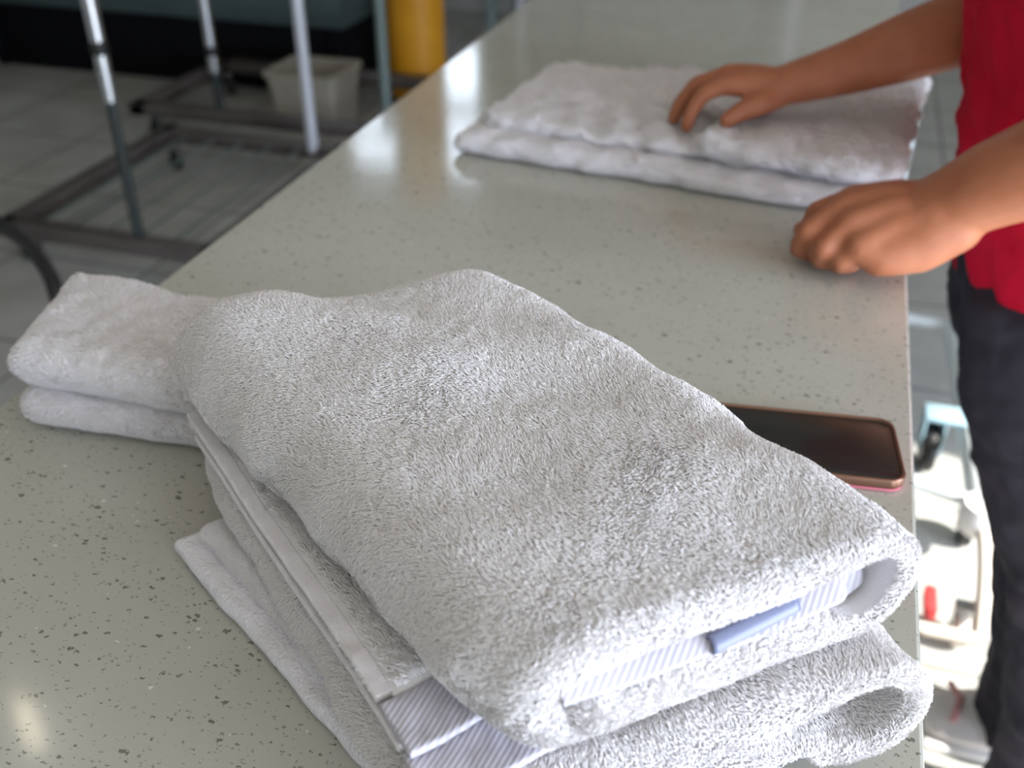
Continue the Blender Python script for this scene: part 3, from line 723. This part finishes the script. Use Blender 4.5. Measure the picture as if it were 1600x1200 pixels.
    loft(s_, [((.284, 1.13, .868), .190, .136), ((.270, 1.13, .93), .178, .132), ((.246, 1.135, 1.02), .165, .124), ((.228, 1.14, 1.14), .172, .126),
              ((.205, 1.145, 1.25), .182, .126), ((.184, 1.145, 1.315), .170, .106), ((.166, 1.145, 1.356), .100, .084)], 40)
    chain(s_, [(.20, 1.24, 1.28), (.198, 1.318, 1.283), (.188, 1.280, 1.135)], [.075, .073, .066])
    chain(s_, [(.20, 1.05, 1.28), (.216, .982, 1.283), (.250, .940, 1.165)], [.075, .073, .066])
    def wr_(c):
        fold = np.sin(c[:, 2]*70+noise3(c, .10, 2, 2)*3.2)*.5+noise3(c, .06, 9, 3)
        return fold*.0030
    s_.v = [(x_+(.012 if z_ < 1.16 else .004), y_, z_) for x_, y_, z_ in s_.v]
    remeshed('shirt', s_, M['shirt'], root, .006, 6, disp=wr_)
    # trousers
    q = MB()
    loft(q, [((.284, 1.13, .93), .150, .100), ((.280, 1.13, .88), .172, .116), ((.284, 1.13, .80), .178, .122)], 40)
    for y in (1.215, 1.045):
        loft(q, [((.275, y, .86), .096, .108), ((.286, y, .76), .094, .104), ((.332, y, .60), .078, .084), ((.378, y, .46), .066, .070), ((.398, y, .36), .064, .070), ((.425, y, .20), .064, .068), ((.440, y, .045), .072, .076)], 30)
    def wr2_(c): return (np.sin(c[:, 2]*45+noise3(c, .12, 12, 2)*3)*.4+noise3(c, .08, 19, 3))*.0035
    remeshed('trousers', q, M['trouser'], root, .007, 6, disp=wr2_)
    for y in (1.215, 1.045):
        e = MB(); loft(e, [((.300, y, .034), .026, .020, (0, 1, 0)), ((.318, y, .038), .040, .030, (0, 1, 0)), ((.36, y, .044), .048, .038, (0, 1, 0)), ((.42, y, .056), .048, .050, (0, 1, 0)), ((.485, y, .060), .044, .054, (0, 1, 0)), ((.515, y, .056), .034, .044, (0, 1, 0))], 24)
        sh_ = remeshed('shoe', e, M['shoe'], root, .004, 4)
        e = MB(); e.box((.300, y-.046, .001), (.522, y+.046, .018), .008, 3); e.build('sole', M['white'], sh_)
        e = MB(); e.tube([(.335, y-.038, .070), (.345, y, .083), (.335, y+.038, .070)], .006, 10); e.build('lace', M['shoe_pink'], sh_)
person()

# ------------------------------------------------------------------ CARTS
def caster(parent, x, y, zt, m=None, r=.035):
    b = MB(); b.lathe([(.0, -.012), (r*.6, -.012), (r, -.009), (r, .009), (r*.6, .012), (0, .012)], (x, y, r+.001), 'X', 20); wl = b.build('wheel', m or M['rubber'], parent)
    b = MB(); b.box((x-.018, y-.012, r), (x-.014, y+.012, zt), .001); b.box((x+.014, y-.012, r), (x+.018, y+.012, zt), .001); b.box((x-.018, y-.014, zt-.006), (x+.018, y+.014, zt), .001)
    b.tube([(x-.02, y, r+.001), (x+.02, y, r+.001)], .005, 10); b.build('caster_fork', M['chrome'], parent)
def base_cart(lab, x0, x1, y0, y1, posts, wd, name='rail_cart'):
    t = thing(name, lab, 'cart', ((x0+x1)/2, (y0+y1)/2, 0), 'brown tube base carts left of the counter')
    z0, z1 = .095, .14
    for (a, c) in (((x0, y0), (x1, y0)), ((x0, y1), (x1, y1)), ((x0, y0), (x0, y1)), ((x1, y0), (x1, y1))):
        b = MB(); e = wd/2; b.box((a[0]-e, a[1]-e, z0), (c[0]+e, c[1]+e, z1), .006, 2); b.build('base_rail', M['brown_tube'], t)
    for x in (x0+.03, x1-.03):
        for y in (y0+.03, y1-.03): caster(t, x, y, z0)
    for (x, y, m, joints) in posts:
        zj = joints[1] if joints else z1-.02
        b = MB(); b.tube([(x, y, zj), (x, y, 1.75)], .019, 16); po = b.build('upright', m, t)
        if joints:
            b = MB(); b.tube([(x, y, z1-.02), (x, y, zj)], .015, 16); b.build('shaded_lower_tube', M['shaded_tube'], po)['label'] = 'thin lower tube with shade put into its colour'  # lower stretch of the upright, shade and dark reflection painted in
            for z in (joints[0],):
                b = MB(); b.lathe([(.0, -.016), (.021, -.016), (.022, -.010), (.022, .010), (.021, .016), (0, .016)], (x, y, z), 'Z', 16); b.build('collar', M['rubber'], po)
    if len(posts) > 1:
        b = MB(); b.tube([(posts[0][0], posts[0][1], 1.74), (posts[1][0], posts[1][1], 1.74)], .016, 12); b.build('top_rail', M['chrome'], t)
    return t
base_cart('brown tube base cart with white upright, in front of the other one', -2.20, -1.53, 2.19, 3.02, [(-1.765, 2.20, M['chrome'], (.655, .52)), (-1.63, 3.0, M['steel_white'], None)], .06)
base_cart('brown tube base cart behind the front one, beige bin inside it', -2.47, -1.45, 3.25, 3.86, [(-2.13, 3.25, M['chrome'], (.355, .28)), (-1.53, 3.40, M['bench_leg'], None)], .07)
fc = [o for o in C.objects if o.name == 'rail_cart'][0]
for k in range(6):
    b = MB(); b.tube([(-2.17+.11*(k+.5), 2.20, .125), (-2.17+.11*(k+.5), 3.01, .125)], .0045, 8); b.build('deck_wire', M['wire'], fc)
# beige bin
t = thing('plastic_bin', 'beige tapered plastic bin on the floor inside the rear brown cart frame', 'bin', (-1.93, 3.62, 0))
b = MB(); V = []
def ringrect(cx, cy, hx, hy, z, r=.03, n=5):
    p = []
    for sx, sy, a0 in ((1, -1, -PI/2), (1, 1, 0), (-1, 1, PI/2), (-1, -1, PI)):
        p += [(cx+sx*(hx-r)+r*math.cos(a0+PI/2*k/n), cy+sy*(hy-r)+r*math.sin(a0+PI/2*k/n), z) for k in range(n+1)]
    return p
lay = [(.130, .11, .001), (.145, .13, .195), (.155, .142, .20), (.155, .142, .215), (.137, .122, .215), (.120, .10, .012)]
for hx, hy, z in lay: V += ringrect(-1.93, 3.62, hx, hy, z)
n = 24; F = [(i*n+k, i*n+(k+1) % n, (i+1)*n+(k+1) % n, (i+1)*n+k) for i in range(len(lay)-1) for k in range(n)]
F.append(tuple(range(n))); F.append(tuple((len(lay)-1)*n+k for k in range(n)))
b.add(V, F); b.build('tub', M['beige'], t, True, 30)
b = MB(); b.box((-1.98, 3.472, .15), (-1.88, 3.494, .175), .008); b.build('handle', M['beige'], t)
# low steel bench; a solid black block stands in for the shade beneath
t = thing('steel_bench', 'low blue-grey steel bench with black block as shade under it along the far side', 'bench', (-2.6, 4.35, 0))
b = MB(); b.box((-3.75, 3.915, .285), (-1.93, 4.9, .42), .006); b.build('bench_top', M['bench_steel'], t)
b = MB(); b.box((-3.72, 3.94, .0005), (-1.95, 4.88, .284), .004); b.build('void_shade_block', M['black'], t)
for x in (-3.7, -1.98):
    b = MB(); b.box((x-.025, 3.92, 0), (x+.025, 3.939, .285), .003); b.build('leg', M['black'], t)
b = MB(); b.box((-3.75, 4.6, .42), (-1.98, 4.9, .95), .006); b.build('upstand', M['bench_steel'], t)
# olive cabinet
t = thing('cabinet', 'olive grey cabinet at the left end of the steel bench', 'cabinet', (-4.1, 4.0, 0))
b = MB(); b.box((-4.55, 3.65, .05), (-3.80, 4.4, 1.6), .006); b.build('carcass', M['olive'], t)
b = MB(); b.box((-4.53, 3.68, 0), (-3.82, 4.38, .05)); b.build('plinth', M['black'], t)
b = MB(); b.box((-4.52, 3.63, .08), (-3.83, 3.652, 1.57), .004); dd = b.build('door', M['olive'], t)
b = MB(); b.tube([(-3.90, 3.615, .75), (-3.90, 3.615, .95)], .006); b.tube([(-3.90, 3.635, .76), (-3.90, 3.612, .76)], .005); b.tube([(-3.90, 3.635, .94), (-3.90, 3.612, .94)], .005); b.build('handle', M['chrome'], dd)
# yellow column
t = thing('bollard', 'thick yellow painted round post standing behind the carts', 'bollard', (-1.665, 4.05, 0))
b = MB(); b.lathe([(.118, .012), (.118, 2.2), (.115, 2.23), (.08, 2.26), (0, 2.27)], (-1.665, 4.05, 0), 'Z', 40); b.build('post', M['yellow'], t)
b = MB(); b.lathe([(.0, .0), (.145, .0), (.145, .012), (0, .012)], (-1.665, 4.05, 0), 'Z', 40); b.build('base_plate', M['bench_leg'], t)
# storage rack by the back wall
t = thing('storage_rack', 'grey-green steel storage rack behind the yellow post', 'rack', (-1.0, 4.9, 0))
for x in (-1.60, -1.45, -1.28, -.2):
    for y in (4.85, 5.3):
        b = MB(); b.box((x-.022, y-.022, 0), (x+.022, y+.022, 1.9), .002); b.build('upright', M['bench_leg'] if x in (-1.60, -1.28) else M['steel_white'], t)
for z in (.35, .9, 1.45, 1.88):
    b = MB(); b.box((-1.63, 4.83, z), (-.17, 5.32, z+.025), .002); b.build('shelf', M['bench_leg'], t)
# black hose left of the small towels
hp = [(-1.62, 1.44, .60), (-1.52, 1.43, .57), (-1.437, 1.41, .55), (-1.366, 1.384, .54), (-1.284, 1.333, .52), (-1.235, 1.290, .48), (-1.21, 1.25, .32), (-1.21, 1.22, .12), (-1.23, 1.18, .022)]
def cr(P, k=8):
    P = [Vector(p) for p in P]; out = []
    for i in range(len(P)-1):
        p0, p1, p2, p3 = P[max(i-1, 0)], P[i], P[i+1], P[min(i+2, len(P)-1)]
        for s in range(k):
            u = s/k; out.append(.5*((2*p1)+(p2-p0)*u+(2*p0-5*p1+4*p2-p3)*u*u+(3*p1-p0-3*p2+p3)*u**3))
    return out+[P[-1]]
t = None
b = MB(); b.tube(cr(hp), .014, 14); o = b.build('hose', M['rubber']); tag(o, 'thick black hose curving down beyond the small towels', 'hose')

# ------------------------------------------------------------------ RIGHT CART
t = thing('trolley', 'white tube trolley on casters standing behind the person by the counter', 'trolley', (.30, 1.85, 0))
def tb(name, pts, r, m): b = MB(); b.tube(cr(pts, 6), r, 14); return b.build(name, m, t)
tb('base_rail', [(.215, 1.330, .10), (.375, 1.330, .10)], .012, M['beige_tube'])
tb('base_rail', [(.375, 1.330, .10), (.395, 1.50, .10), (.400, 1.66, .11)], .012, M['beige_tube'])
tb('base_rail', [(.400, 1.66, .11), (.393, 1.95, .12), (.380, 2.32, .13)], .026, M['white_tube'])
tb('base_rail', [(.215, 1.330, .10), (.19, 2.38, .12)], .014, M['white_tube'])
tb('base_rail', [(.19, 2.38, .12), (.380, 2.34, .13)], .014, M['white_tube'])
tb('cross_rail', [(.20, 1.75, .105), (.40, 1.68, .11)], .014, M['white_tube'])
b = MB(); b.lathe([(0, -.03), (.038, -.028), (.042, -.01), (.042, .01), (.036, .03), (0, .032)], (.398, 1.64, .115), 'Z', 20); b.build('corner_joint', M['white'], t)
for x, y in ((.365, 1.42), (.39, 1.70), (.22, 1.42), (.20, 2.12)): caster(t, x, y, .09, M['beige_tube'] if y < 1.5 else M['rubber'], .038)
b = MB(); b.lathe([(0, -.018), (.030, -.018), (.032, -.012), (.032, .012), (.030, .018), (0, .018)], (.325, 1.93, .056), 'X', 24); b.build('wheel', M['beige_tube'], t)
b = MB(); b.lathe([(.032, -.014), (.050, -.014), (.055, -.006), (.055, .006), (.050, .014), (.032, .014), (.032, -.014)], (.325, 1.93, .056), 'X', 28); b.build('tyre', M['rubber'], t)
b = MB(); b.box((.303, 1.90, .05), (.307, 1.96, .14), .001); b.box((.343, 1.90, .05), (.347, 1.96, .14), .001); b.box((.303, 1.90, .135), (.39, 1.96, .143), .001); b.build('caster_fork', M['blue_tube'], t)
for x, y in ((.19, 2.38), (.380, 2.34)): tb('upright', [(x, y, .12), (x, y, .95)], .014, M['white_tube'])
tb('handle', [(.19, 2.38, .95), (.380, 2.34, .95)], .014, M['white_tube'])
b = MB(); b.box((.30, 1.40, .055), (.32, 1.46, .085), .004); b.build('brake_pedal', M['red'], t)

# ------------------------------------------------------------------ CEILING LIGHTS
for x, y, w_ in ((-1.88, 1.435, 'left of the counter'), (.5, -.6, 'above the near end of the counter')):
    t = thing('ceiling_light', 'small slim ceiling light '+w_, 'lamp', (x, y, 2.86))
    b = MB(); b.box((x-.08, y-.14, 2.86), (x+.08, y+.14, 2.995), .01); b.build('housing', M['white'], t)
